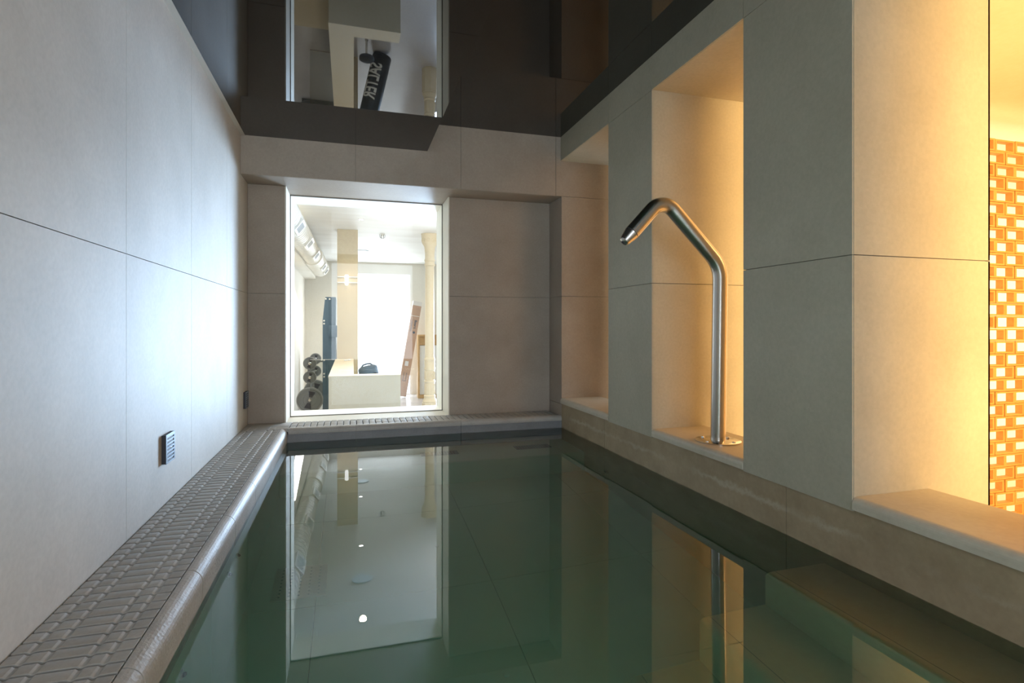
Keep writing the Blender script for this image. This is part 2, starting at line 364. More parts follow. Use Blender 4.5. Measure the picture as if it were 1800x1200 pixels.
# coping, left
m = MB(); r = .05
pr = [(XL, -1.25), (CO - .02, -1.25), (CO - .004, -1.2), (CO + .004, -.985), (CO + .006, ZD - r)]
pr += [(CO + .006 - r + r * math.cos(k / 8 * PI / 2), ZD - r + r * math.sin(k / 8 * PI / 2)) for k in range(1, 9)]
pr += [(-.561, ZD - .0), (-.561, ZD - .06), (XL, ZD - .06)]
yj = [YB, -.75, -.15, .45, 1.05, 1.65, 2.245, 2.849, 3.435, 4.04, 4.64, Y1 + .03]
for a, b in zip(yj, yj[1:]): m.prism(pr, 'y', a + .0016, b - .0016)
o = struct(m.build('pool_coping', COPE, bevel=.0015))
for f in o.data.polygons: f.use_smooth = False
# coping, back, with darker fascia
m = MB(); r = .034
pr = [(Y1 + .05, ZD - .05), (Y1 - .008, ZD - .05), (Y1 - .012, ZD - r)]
pr += [(Y1 - .012 + r - r * math.cos(k / 6 * PI / 2), ZD - r + r * math.sin(k / 6 * PI / 2)) for k in range(1, 7)] + [(Y1 + .05, ZD)]
for a, b in zip([CO + .012, .06, 1.004, XR], [.06, 1.004, XR - .002]): m.prism(pr, 'x', a + .001, b - .001)
struct(m.build('pool_coping_back', COPE))
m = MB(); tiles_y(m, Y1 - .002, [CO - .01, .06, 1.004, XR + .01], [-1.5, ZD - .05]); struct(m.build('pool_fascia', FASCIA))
m = MB(); m.box(XL, CO - .05, YB, Y2, ZD - .1, ZD - .055); m.box(XL, XR, Y1 + .05, Y2, ZD - .1, ZD - .055); struct(m.build('drain_channel', DARKGAP))

# ------------------------------------------------------------------ water
m = MB(); m.box(CO - .004, XR + .0015, YB + .01, Y1 + .003, ZF - .05, -1.0)
tag(m.build('pool_water', WATER), 'still green pool water reflecting the window and piers', 'water', kind='stuff')

# ------------------------------------------------------------------ ceramic grating modules
PIT = .0565; X0, X1 = XL + .006, -.565
gx = [-.825, -.770, -.664, -.615]
def bar_profile(a0, a1, grooves, zt, dep=.0045, gw=.010, th=.03):
    pr = [(a0, zt)]; mis = []
    for g in grooves:
        pr += [(g - gw, zt), (g - gw * .35, zt - dep), (g + gw * .35, zt - dep), (g + gw, zt)]
    pr += [(a1, zt), (a1, zt - th), (a0, zt - th)]
    n = len(pr); mis = [0] * n
    for i in range(n):
        a, b = pr[i], pr[(i + 1) % n]
        if a[1] > zt - dep - .001 and b[1] > zt - dep - .001 and (abs(a[1] - b[1]) > 1e-6 or abs(a[1] - (zt - dep)) < 1e-6): mis[i] = 1
    return pr, mis
def left_module(k0, nb, y0):
    m = MB(); pr, mis = bar_profile(X0, X1, gx, ZD)
    for k in range(nb): m.prism(pr, 'y', y0 + k * PIT + .0055, y0 + (k + 1) * PIT - .0055, mis=mis)
    for g in (-.72,): m.box(g - .01, g + .01, y0 + .003, y0 + nb * PIT - .003, ZD - .05, ZD - .028)
    return m.build('drain_grate', [GRATE, GRATE_HI], bevel=.0012)
nb = 6; y_end = 5.075; first = None; k = 0; y = y_end - nb * PIT
li = 0
ORD = ['first', 'second', 'third', 'fourth', 'fifth', 'sixth', 'seventh', 'eighth', 'ninth', 'tenth', 'eleventh', 'twelfth']
while y > 1.0:
    if first is None: first = left_module(0, nb, y); y_first = y; o = first
    else:
        o = first.copy(); col.objects.link(o); o.location = (0, (y - y_first) * S, 0)
    tag(o, 'grey ceramic bar grate along the left wall, %s from the far corner' % ORD[li], 'drain grate', 'ceramic drain grates along the left wall')
    y -= nb * PIT; li += 1
# back modules (bars run towards the window)
YG0, YG1 = Y1 + .052, Y2 - .004
gyb = [Y1 + .10, Y1 + .15, Y1 + .245, Y1 + .295]
first = None; x = -.50; nbk = 8
mods = []
while x < XR - .02:
    n_ = min(nbk, int(round((XR - .004 - x) / PIT)))
    if n_ < 1: break
    if first is None or n_ != nbk:
        m = MB(); pr, mis = bar_profile(YG0, YG1, gyb, ZD, dep=.0035, gw=.009)
        for q in range(n_): m.prism(pr, 'x', x + q * PIT + .0035, x + (q + 1) * PIT - .0035, mis=mis)
        m.box(x + .004, x + n_ * PIT - .004, Y1 + .19, Y1 + .21, ZD - .05, ZD - .028)
        o = m.build('drain_grate', [GRATE, GRATE_HI], bevel=.0012)
        if first is None: first = o; xf = x
    else:
        o = first.copy(); col.objects.link(o); o.location = ((x - xf) * S, 0, 0)
    tag(o, 'beige ceramic bar grate below the window wall, %s from the left corner' % ORD[len(mods)], 'drain grate', 'ceramic drain grates below the window')
    x += n_ * PIT; mods.append(o)
# corner slab
m = MB(); m.box(X0, -.503, Y1 + .002, Y2 - .004, ZD - .03, ZD, bev=.0015)
m.box(X0, -.565, 5.078, Y1 - .001, ZD - .03, ZD)
m.box(-.83, -.815, 5.09, Y2 - .06, ZD, ZD + .0016, mi=1); m.box(-.775, -.76, 5.09, Y2 - .11, ZD, ZD + .0016, mi=1)
m.box(-.669, -.655, 5.09, Y2 - .19, ZD, ZD + .0016, mi=1); m.box(-.62, -.606, 5.09, Y2 - .24, ZD, ZD + .0016, mi=1)
m.box(-.669, -.51, Y2 - .20, Y2 - .19, ZD, ZD + .0016, mi=1); m.box(-.62, -.51, Y2 - .25, Y2 - .24, ZD, ZD + .0016, mi=1)
tag(m.build('corner_grate', [GRATE, GRATE_HI]), 'solid ceramic corner piece where the two drain gratings meet', 'drain grate')

# ------------------------------------------------------------------ wall vents
def vent(y0, y1, z0, z1, label):
    t = thing('wall_vent', (XL, (y0 + y1) / 2, z0), label, 'vent')
    MB().box(XL + .0005, XL + .018, y0 + .002, y1 - .002, z0 + .002, z1 - .002).build('vent_body', VENTD, t)
    m = MB(); e = .016; X = XL + .0182; D = XL + .0215
    m.box(X, D, y0, y0 + e, z0, z1); m.box(X, D, y1 - e, y1, z0, z1); h = (z1 - z0 - .008) / 15
    for k in range(8): m.box(X, D, y0 + e, y1 - e, z0 + .0 + (2 * k) * h, z0 + .0 + (2 * k + 1) * h + (.008 if k == 7 else 0))
    m.build('vent_cover', VENT, t, bevel=.0008)
    MB().lathe([(0, .004), (.0015, .004), (.002, .002)], (D, (y0 + y1) / 2, (z0 + z1) / 2), (1, 0, 0), 12).build('screw', CHROME, t)
    return t
vent(3.065, 3.207, -.676, -.532, 'square slotted steel vent on the left wall, the larger nearer one')
vent(5.235, 5.377, -.716, -.570, 'square slotted steel vent in the far left corner beside the window recess')

# ------------------------------------------------------------------ swan-neck water spout
SY = 2.916; SX = 2.184
t = thing('water_spout', (SX, SY, ZSL), 'brushed steel swan neck water spout standing on the middle niche sill', 'spout')
pts = [Vector((SX, ZSL)), Vector((SX + .016, .372)), Vector((1.798, .768)), Vector((1.592, .548))]
path = [pts[0]]
for i, rad in ((1, .20), (2, .10)):
    a = (pts[i - 1] - pts[i]).normalized(); b = (pts[i + 1] - pts[i]).normalized()
    ang = a.angle(b); d = rad / math.tan(ang / 2); c = pts[i] + (a + b).normalized() * rad / math.sin(ang / 2)
    p0 = pts[i] + a * d; p1 = pts[i] + b * d; v0 = p0 - c; v1 = p1 - c; A = v0.angle_signed(v1)
    for k in range(11):
        th = -A * k / 10; path.append(c + Vector((v0.x * math.cos(th) - v0.y * math.sin(th), v0.x * math.sin(th) + v0.y * math.cos(th))))
path.append(pts[3])
MB().tube([(p.x, SY, p.y) for p in path], .0445, 32).build('pipe', STEEL, t)
d = (pts[3] - pts[2]).normalized()
m = MB().lathe([(0, .0445), (.035, .0375), (.066, .031)], (pts[3].x + d.x * .004, SY, pts[3].y + d.y * .004), (d.x, 0, d.y), 40)
m.lathe([(.0661, .030), (.074, .026), (.078, .020)], (pts[3].x + d.x * .004, SY, pts[3].y + d.y * .004), (d.x, 0, d.y), 40)
MB().lathe([(0, .0425), (.008, .0425)], (pts[3].x - d.x * .002, SY, pts[3].y - d.y * .002), (d.x, 0, d.y), 32).build('joint_ring', VENTD, t)
MB().lathe([(.0781, .012), (.0785, .012)], (pts[3].x + d.x * .004, SY, pts[3].y + d.y * .004), (d.x, 0, d.y), 20).build('outlet_hole', VENTD, t)
m.build('nozzle', STEEL, t)
MB().lathe([(0, .135), (.006, .135), (.008, .132)], (SX, SY, ZSL + .0005), (0, 0, 1), 48).build('base_flange', CHROME, t)
for k in range(4):
    a = k * PI / 2 + .35
    MB().lathe([(0, .011), (.005, .010), (.007, .006)], (SX + .108 * math.cos(a), SY + .108 * math.sin(a), ZSL + .0085), (0, 0, 1), 12).build('bolt', CHROME, t)

# ------------------------------------------------------------------ underwater fittings
def jet(y, z, label, X=CO, d=1, r=.022):
    t = thing('pool_jet', (X, y, z), label, 'pool jet')
    MB().lathe([(0, r), (.008, r), (.011, r * .7)], (X, y, z), (d, 0, 0), 24).build('jet_ring', CHROME, t)
    MB().lathe([(.0, r * .5), (.004, r * .5), (.008, r * .2)], (X + d * .0112, y, z), (d, 0, 0), 16).build('jet_eye', VENTD, t)
jet(2.893, -1.248, 'round steel pool jet under the left coping, farthest of three')
jet(2.691, -1.240, 'round steel pool jet under the left coping, middle one of three')
jet(1.982, -1.225, 'round steel pool jet under the left coping, nearest the camera')
jet(4.112, -1.68, 'round pool jet low on the right pool wall below the narrow niche', XR, -1, .04)
for (x, y, l) in ((1.163, 3.057, 'small steel floor jet on the pool floor near the steps'), (.67, 2.356, 'small steel floor jet on the pool floor nearest the camera'), (.538, 3.524, 'small steel floor jet on the pool floor below the window reflection')):
    tag(MB().lathe([(0, .014), (.006, .012), (.008, .006)], (x, y, ZF + .0005), (0, 0, 1), 16).build('floor_jet', WHITE), l, 'pool jet')
m = MB(); m.box(-.40, -.12, 3.14, 3.465, ZF + .001, ZF + .008, bev=.002)
for i in range(5):
    for j in range(9): m.lathe([(0, .006), (.0006, .006)], (-.36 + i * .05, 3.17 + j * .033, ZF + .0081), (0, 0, 1), 8, mi=1)
tag(m.build('drain_plate', [ALU, VENTD]), 'perforated rectangular drain plate on the pool floor by the left side', 'drain plate')
for (x0, x1, l) in ((1.46, 1.80, 'dark rectangular air grille in the underwater bench, right one'), (.60, .93, 'dark rectangular air grille in the underwater bench, left one')):
    m = MB(); m.box(x0, x1, 4.80, 4.93, -1.4995, -1.494, bev=.001)
    for k in range(12): m.box(x0 + .02 + k * (x1 - x0 - .04) / 12, x0 + .032 + k * (x1 - x0 - .04) / 12, 4.815, 4.915, -1.494, -1.4935, mi=1)
    tag(m.build('bench_grille', [VENT, VENTD]), l, 'grille')

# ------------------------------------------------------------------ corridor behind the piers
m = MB(); m.box(XJ, 9.0, -2.4, 4.6, -2.1, -2.0); struct(m.build('floor_corridor', WARMW))
m = MB(); m.box(XJ, 9.0, -2.4, 4.6, 1.95, 2.1); struct(m.build('ceiling_corridor', WARMW))
m = MB(); m.box(XJ - .05, 9.0, 4.5, 4.7, -2.1, 2.1); struct(m.build('wall_corridor_far', WARMW))
m = MB(); m.box(9.0, 9.2, -2.4, 4.7, -2.1, 2.1); struct(m.build('wall_corridor_right', WARMW))
m = MB(); m.box(XJ, 9.0, -2.4, -2.2, -2.1, 2.1); struct(m.build('wall_corridor_back', WARMW))
BW, BH, BD, BT = .2535, .1147, .060, .021; SYS = 3.57
m = MB(); z = 1.70 - 33 * BH; row = 0
while z < 1.70 - .01:
    x = 4.6 + (BW / 2 if row % 2 else 0)
    while x < 8.2:
        j = random.uniform(-.006, .006); x0, x1, z0, z1 = x + .003 + j, x + BW - .003 + j, z + .002, z + BH - .002; yo = random.uniform(-.004, .004)
        a, b = SYS + yo, SYS + BD + yo
        m.box(x0, x1, a, b, z0, z0 + BT * .7); m.box(x0, x1, a, b, z1 - BT * .7, z1)
        m.box(x0, x0 + BT, a, b, z0 + BT * .7, z1 - BT * .7); m.box(x1 - BT, x1, a, b, z0 + BT * .7, z1 - BT * .7)
        x += BW
    z += BH; row += 1
tag(m.build('brick_screen', BRICK), 'orange lattice screen of stacked hollow terracotta blocks, backlit, beyond the right piers', 'brick screen')

# ------------------------------------------------------------------ gym shell
GX0, GX1, GY1, GZ0, GZ1 = -1.22, 5.0, 17.0, -2.07, 1.895
m = MB(); m.box(GX0 - .2, GX1 + .2, Y4, GY1 + .2, GZ0 - .2, GZ0); struct(m.build('floor', GFLOOR))
m = MB(); m.box(GX0 - .2, GX1 + .2, Y4, GY1 + .2, GZ1, GZ1 + .2); struct(m.build('ceiling_gym', CEILG))
m = MB(); m.box(GX0 - .2, GX0, Y4, GY1 + .2, GZ0, GZ1); struct(m.build('wall_gym_left', GYMW))
m = MB(); m.box(XJ, GX1 + .2, Y4 - .2, Y4, -2.4, 2.3); m.box(GX0 - .2, XL, Y4 - .2, Y4 - .001, -2.4, 2.3); struct(m.build('wall_gym_near', mottled('gym_brown_paint', (.30, .22, .13), (.34, .25, .15), .7)))
WX0, WX1, WZ1 = .10, 1.80, 1.58
m = MB(); m.box(GX0, WX0, GY1, GY1 + .3, GZ0, GZ1); m.box(WX1, GX1, GY1, GY1 + .3, GZ0, GZ1); m.box(WX0, WX1, GY1, GY1 + .3, WZ1, GZ1)
struct(m.build('wall_gym_far', GYMW))
m = MB(); m.box(GX1, GX1 + .2, Y4, 12.0, GZ0, GZ1); m.box(4.3, GX1 + .2, 12.0, 12.2, GZ0, GZ1); m.box(1.98, 4.3, 12.0, 12.2, 1.5, GZ1)
m.box(3.2, 3.4, 12.6, GY1, GZ0, GZ1); m.box(1.98, 3.4, 12.45, 12.6, GZ0, GZ1)
struct(m.build('wall_gym_right', GYMW))
m = MB(); e = .03
m.box(WX0, WX0 + e, GY1, GY1 + .05, GZ0, WZ1); m.box(WX1 - e, WX1, GY1, GY1 + .05, GZ0, WZ1); m.box(WX0 + e, WX1 - e, GY1, GY1 + .05, WZ1 - e, WZ1); m.box(WX0 + e, WX1 - e, GY1, GY1 + .05, GZ0, GZ0 + e)
struct(m.build('window_2', WHITE))
m = MB(); m.box(1.98, 2.03, 12.0, 12.05, GZ0, 1.5); m.box(4.25, 4.3, 12.0, 12.05, GZ0, 1.5); m.box(3.1, 3.15, 12.0, 12.05, GZ0, 1.5); m.box(2.03, 4.25, 12.0, 12.05, 1.46, 1.5)
struct(m.build('unseen_side_window', WHITE))  # frame added around the unseen side light
m = MB(); m.box(GX0, -.93, 6.6, GY1, 1.36, 1.50); struct(m.build('trim_2', GYMW))
# low platform left of the counter
m = MB(); m.box(GX0, -.26, Y4, 10.1, GZ0, GZ0 + .16, bev=.01); struct(m.build('floor_platform', CREAM))

# square column
m = MB(); m.box(-.222, .166, 11.3, 11.62, GZ0, GZ1, bev=.004); struct(m.build('square_column', mottled('column_tan_paint', (.60, .50, .33), (.66, .56, .38), .6, 2, 40, speck=0)))
t = thing('column_reflection', (-.045, 11.29, .82), 'small white glowing stand-in for a reflection across the square cream column', 'reflection')
m = MB(); m.box(-.215, .16, 11.262, 11.298, .845, .862); m.box(-.215, .16, 11.262, 11.298, .955, .972); m.build('reflection_bands', WHITE, t)
MB().lathe([(0, .02), (.02, .032), (.19, .034), (.2, .02)], (-.045, 11.24, .80), (0, 0, 1), 16).build('reflection_tube', REFLG, t)  # glowing tube and white bands stand in for a reflection in the glass

# reception counter (L shaped)
t = thing('reception_counter', (-.25, 7.41, GZ0), 'cream L shaped reception counter in front of the square column', 'counter')
zt = -.638
m = MB(); m.box(-.25, .65, 7.41, 7.66, GZ0, zt - .02); m.box(-.25, .05, 7.66, 11.29, GZ0, zt - .02); m.build('counter_body', CREAM, t)
m = MB(); m.prism([(-.254, 7.405), (.654, 7.405), (.654, 7.675), (.062, 7.675), (.085, 11.29), (-.254, 11.29)], 'z', zt - .0199, zt); m.build('counter_top', CREAM, t)
tag(MB().box(-.09, -.02, 10.6, 10.72, zt + .001, zt + .022, bev=.006).lathe([(0, .03), (.02, .036), (.034, .012)], (.0, 10.66, zt + .001), (0, 0, 1), 12).build('tissue_pack', WHITE), 'small white crumpled pack on the counter near the column', 'tissue pack')
t = thing('glass_partition', (-.9, 11.3, GZ0), 'low clear glass partition left of the counter, before the weight machine', 'partition')
m = MB(); m.poly([P(-.72, 11.25, GZ0 + .02), P(-.26, 11.25, GZ0 + .02), P(-.26, 11.25, -.655), P(-.72, 11.25, -.655)]); m.build('glass_panel', GLASST, t)
MB().box(-.72, -.26, 11.245, 11.255, -.645, -.639).build('top_rail', WHITE, t)
MB().box(-.72, -.26, 11.24, 11.26, GZ0, GZ0 + .02).build('bottom_rail', ALU, t)

# cast iron column
cxx, cyy = 1.595, 11.42
t = thing('iron_column', (cxx, cyy, GZ0), 'tall cream cast iron column with fluted base and flared capital', 'column')
zb = lambda py: (573.2 - py) / 972.5 * 11.41
MB().lathe([(0, .158), (.02, .16), (zb(707) - GZ0, .16), (zb(706) - GZ0, .14)], (cxx, cyy, GZ0), (0, 0, 1), 8, smooth=False).build('plinth', CREAM, t)
base = [(709, .135), (705, .150), (702, .135), (699, .115), (697, .118), (695, .122), (693, .105), (686, .108), (672, .105), (671, .115), (669, .115), (668, .10), (650, .102), (649, .113), (646, .113), (644, .10), (638, .11), (634, .105), (633, .112), (630, .112), (628, .098)]
MB().lathe([(zb(p) - GZ0, r) for p, r in base], (cxx, cyy, GZ0), (0, 0, 1), 40).build('base_mouldings', CREAM, t)
m = MB()
for k in range(24):
    a = k * 2 * PI / 24
    for (p0, p1) in ((692, 674), (666, 652)):
        m.tube([(cxx + .106 * math.cos(a), cyy + .106 * math.sin(a), zb(p0)), (cxx + .104 * math.cos(a), cyy + .104 * math.sin(a), zb(p1))], .006, 6)
m.build('fluting', CREAM, t)
m = MB().lathe([(zb(629) - GZ0, .097), (zb(470) - GZ0, .092), (zb(468) - GZ0, .092)], (cxx, cyy, GZ0), (0, 0, 1), 12, smooth=False); m.build('shaft', CREAM, t)
capp = [(468, .092), (467, .108), (465, .108), (463, .098), (460, .098), (459, .108), (457, .108), (455, .096), (444, .096), (443, .104), (441, .104), (438, .104), (433, .118), (429, .150), (427, .160), (420, .160), (418, .168), (414, .168), (412, .178), (411.5, .178), (573.2 - 1.893 / 11.41 * 972.5, .178)]
MB().lathe([(zb(p) - GZ0, r) for p, r in capp], (cxx, cyy, GZ0), (0, 0, 1), 40).build('capital', CREAM, t)
m = MB()
for k in range(10):
    a = k * 2 * PI / 10; c = (cxx + .160 * math.cos(a), cyy + .160 * math.sin(a), zb(423)); tv = Vector((-math.sin(a), math.cos(a), 0))
    m.tube([(c[0] + tv.x * .032 * math.cos(q * PI / 5), c[1] + tv.y * .032 * math.cos(q * PI / 5), c[2] + .032 * math.sin(q * PI / 5)) for q in range(11)], .006, 6)
m.build('capital_rings', CREAM, t)

# weight machine and plates
t = thing('weight_machine', (-.597, 13.8, GZ0), 'tall blue grey steel weight machine left of the square column', 'gym machine')
m = MB(); m.prism([(-.597, GZ0 + .08), (-.30, GZ0 + .08), (-.30, .69), (-.535, .69), (-.545, .66), (-.597, .15)], 'y', 13.75, 13.90)
m.build('upright', GREYBL, t, bevel=.005)
MB().box(-.50, -.46, 13.73, 13.75, GZ0 + .1, .64).build('upright_rib', GREYBL, t)
MB().box(-.297, -.279, 13.78, 13.86, GZ0 + .08, .66).build('guide_rod', CHROME, t)
MB().box(-.272, -.25, 13.78, 13.86, GZ0 + .08, .60).build('guide_rod', CHROME, t)
MB().box(-.46, -.27, 13.66, 13.729, -.26, .02, bev=.008).build('control_box', GREYBL, t)
m = MB(); m.box(-1.05, -.25, 13.7, 13.84, GZ0, GZ0 + .08); m.box(-1.05, -.9, 13.84, 15.9, GZ0, GZ0 + .08); m.box(-.4, -.25, 13.84, 15.9, GZ0, GZ0 + .08); m.build('base_frame', GREYD, t)
m = MB(); m.box(-.93, -.86, 13.74, 13.84, GZ0 + .08, -.82); m.box(-.93, -.86, 15.5, 15.6, GZ0 + .08, -.82); m.box(-.93, -.86, 13.84, 15.5, -.86, -.82); m.box(-.93, -.86, 13.84, 15.5, -1.2, -1.16); m.box(-.86, -.6, 13.76, 13.82, -.845, -.815); m.build('storage_frame', GREYD, t)
for (x, z) in ((-.525, .645), (-.44, .64), (-.565, .13), (-.565, .06), (-.565, -.80), (-.565, -1.12), (-.565, -1.19)):
    MB().lathe([(0, .02), (.012, .02), (.018, .012)], (x, 13.748, z), (0, -1, 0), 14).build('bolt', WHITE, t)
pz = [(-.856, .147), (-1.18, .147), (-1.70, .294)]
for yy in (13.74, 15.6):
    for z, r in pz:
        MB().lathe([(0, .022), (.20, .022)], (-.867, yy + (0 if yy < 14 else 0), z), (0, -1, 0), 12).build('peg', CHROME, t)
LB = {(0, 0): 'small grey weight plate on the top front peg of the weight machine', (0, 1): 'small grey weight plate on the middle front peg of the weight machine', (0, 2): 'large grey weight plate on the bottom front peg of the weight machine',
      (1, 0): 'small grey weight plate behind the top front plate on the rear peg', (1, 1): 'small grey weight plate behind the middle front plate on the rear peg', (1, 2): 'large grey weight plate partly hidden behind the large front plate'}
def plate(x, y, z, r, label):
    t = thing('weight_plate', (x, y, z), label, 'weight plate', 'weight plates on the machine')
    MB().lathe([(0, r * .95), (.01, r), (.05, r), (.06, r * .95), (.062, r * .84), (.052, r * .80), (.052, r * .5), (.06, r * .48), (.06, r * .2), (.066, r * .18), (.066, .03)], (x, y, z), (0, -1, 0), 40).build('disc', GREYD, t)
    for a in (PI * .42, PI * 1.42):
        m = MB()
        pr = [(x + r * q * math.cos(a + e_), z + r * q * math.sin(a + e_)) for q, e_ in ((.25, -.5), (.72, -.38), (.72, .38), (.25, .5))]
        m.prism(pr, 'y', y - .056, y - .064)
        m.build('grip_slot', VENTD, t)
    MB().lathe([(0, r * .99), (.004, r * .99), (.004, r * .92), (0, r * .92)], (x, y - .0605, z), (0, -1, 0), 40, cap=False).build('rim', GREYL, t)
    MB().lathe([(0, .035), (.01, .035), (.012, .02)], (x, y - .067, z), (0, -1, 0), 16).build('hub', CHROME, t)
for i, yy in enumerate((13.60, 15.45)):
    for k, (z, r) in enumerate(pz): plate(-.867 + (0 if i == 0 else .02), yy, z, r, LB[(i, k)])

# text helper -> mesh
def text_mesh(body, size, extr=.001, bold=0.0):
    c = bpy.data.curves.new('lettering', 'FONT'); c.body = body; c.size = size * S; c.extrude = extr * S; c.offset = bold * S
    c.align_x = 'CENTER'; c.align_y = 'CENTER'
    o = bpy.data.objects.new('lettering', c); col.objects.link(o)
    dg = bpy.context.evaluated_depsgraph_get(); me = bpy.data.meshes.new_from_object(o.evaluated_get(dg)); bpy.data.objects.remove(o); return me
def lettering(body, size, matl, parent, world_mat, bold=0.0, name='lettering', bend=None, extr=.001):
    me = text_mesh(body, size, extr, bold)
    if bend:
        bm = bmesh.new(); bm.from_mesh(me); bmesh.ops.triangulate(bm, faces=bm.faces)
        for q in range(-12, 13): bmesh.ops.bisect_plane(bm, geom=bm.verts[:] + bm.edges[:] + bm.faces[:], plane_co=(0, q * .012, 0), plane_no=(0, 1, 0))
        for v in bm.verts:
            th = v.co.y / bend; rr = bend + v.co.z; v.co = Vector((v.co.x, rr * math.sin(th), rr * math.cos(th) - bend))
        bm.to_mesh(me); bm.free()
    me.materials.clear(); me.materials.append(matl); me.transform(world_mat)
    o = bpy.data.objects.new(name, me); col.objects.link(o)
    if parent: me.transform(parent.matrix_basis.inverted()); o.parent = parent
    return o
def frame(origin, xa, za):
    xa = Vector(xa).normalized(); za = Vector(za); za = (za - xa * za.dot(xa)).normalized(); ya = za.cross(xa)
    M = Matrix((xa, ya, za)).transposed().to_4x4(); M.translation = P(*origin); return M

# punching bag leaning behind the counter
b0 = Vector((.62, 11.02, GZ0 + .012)); b1 = Vector((.335, 11.10, -.80)); ax = (b1 - b0).normalized(); Lb = (b1 - b0).length; br = .18
b0 = b0 + Vector((0, 0, .03))
t = thing('punching_bag', tuple(b0), 'black cylindrical punching bag with white lettering leaning behind the counter', 'punching bag')
MB().lathe([(0, br * .8), (.012, br * .95), (.03, br), (Lb - .16, br), (Lb - .158, br)], tuple(b0), tuple(ax), 40).build('bag_body', BAGM, t)
MB().lathe([(Lb - .1575, br * 1.01), (Lb - .06, br * 1.01), (Lb - .03, br * .97), (Lb, br * .72), (Lb + .005, br * .6)], tuple(b0), tuple(ax), 40).build('bag_top', BAGT, t)
cT = b0 + ax * (Lb - .02); sd = Vector((1, 0, .2)).normalized()
MB().tube([tuple(cT + sd * .12 + Vector((0, -.02, 0))), tuple(cT + sd * .07 + ax * .05), tuple(cT + ax * .06), tuple(cT - sd * .07 + ax * .05), tuple(cT - sd * .12)], .014, 8).build('strap', BAGT, t)
n_cam = Vector((-.45, -1, 0.15)); n_cam = (n_cam - ax * n_cam.dot(ax)).normalized()
mid = b0 + ax * (Lb * .44) + n_cam * (br + .001)
lettering('SALTER', .37, INKW, t, frame(tuple(mid), tuple(ax), tuple(n_cam)) @ Matrix.Scale(.56, 4, (1, 0, 0)), bold=.006, bend=br * S, name='bag_lettering', extr=.003)
# stool
t = thing('swivel_stool', (.30, 10.2, GZ0), 'black round swivel stool with chrome post behind the counter', 'stool')
MB().lathe([(0, .12), (.02, .13), (.06, .13), (.075, .11)], (.30, 10.2, GZ0 + .48), (0, 0, 1), 28).build('seat', BAGM, t)
MB().lathe([(0, .03), (.18, .03), (.18, .02), (.46, .02)], (.30, 10.2, GZ0 + .02), (0, 0, 1), 16).build('post', CHROME, t)
MB().lathe([(0, .15), (.012, .15), (.03, .04)], (.30, 10.2, GZ0), (0, 0, 1), 28).build('base', CHROME, t)

# long cardboard box leaning by the window
bx0 = Vector((1.46, 16.35, GZ0)); top = Vector((1.965, 16.6, .735))
t = thing('cardboard_box', tuple(bx0), 'long narrow brown cardboard box leaning by the end window', 'box')
A = (top - bx0); La = A.length; az = A.normalized(); axx = (Vector((1, 0, 0)) - az * az.x).normalized(); ayy = az.cross(axx)
wb, db = .20, .13
def obox(m, c, hx, hy, h0, h1, mi=0):
    vs_ = []
    for sx in (-1, 1):
        for sy in (-1, 1):
            for h in (h0, h1): vs_.append(m.bm.verts.new(P(*(c + axx * hx * sx + ayy * hy * sy + az * h))))
    for q in ((0, 1, 3, 2), (4, 6, 7, 5), (0, 4, 5, 1), (2, 3, 7, 6), (0, 2, 6, 4), (1, 5, 7, 3)): m.bm.faces.new([vs_[i] for i in q]).material_index = mi
c0 = bx0 + Vector((0, 0, .035))
m = MB(); obox(m, c0, wb * .5 + .03, db * .5, 0, La - .05); m.build('carton', CARD, t, bevel=.004)
m = MB(); obox(m, c0, wb * .5 + .032, db * .5 + .002, La - .17, La - .045); m.build('end_wrap', TAPE, t)
front = -ayy if ayy.y > 0 else ayy
M0 = frame(tuple(c0 + az * (La * .745) + front * (db * .5 + .002) + axx * .035), tuple(-az), tuple(front))
lettering('Bowei', .10, INK, t, M0, bold=.003)
lettering('product packaging', .042, INK, t, frame(tuple(c0 + az * (La * .72) + front * (db * .5 + .002) - axx * .065), tuple(-az), tuple(front)), bold=.001)
m = MB(); 
o_ = MB(); cc = c0 + az * (La * .66) + axx * .035 + front * (db * .5 + .0005)
o_.lathe([(0, .036), (.002, .036)], tuple(cc), tuple(front), 20); o_.build('round_mark', INK, t)
def decal(name, h, x, hw, hh, matl):
    m = MB(); c = c0 + az * h + axx * x + front * (db * .5 + .001)
    m.poly([P(*(c + axx * a * hw + az * b * hh)) for a, b in ((-1, -1), (1, -1), (1, 1), (-1, 1))])
    r_ = bmesh.ops.extrude_face_region(m.bm, geom=m.bm.faces[:]); bmesh.ops.translate(m.bm, verts=[v for v in r_['geom'] if isinstance(v, bmesh.types.BMVert)], vec=front * .001)
    m.build(name, matl, t)
decal('shipping_label', La * .335, -.015, .05, .07, PAPER)
for dx in (-.045, .03): decal('arrow_mark', La * .20, dx, .006, .12, INK)
decal('arrow_mark', La * .20 - .12, -.008, .05, .006, INK)
decal('tape_strip', La * .83, .0, .125, .008, TAPE)

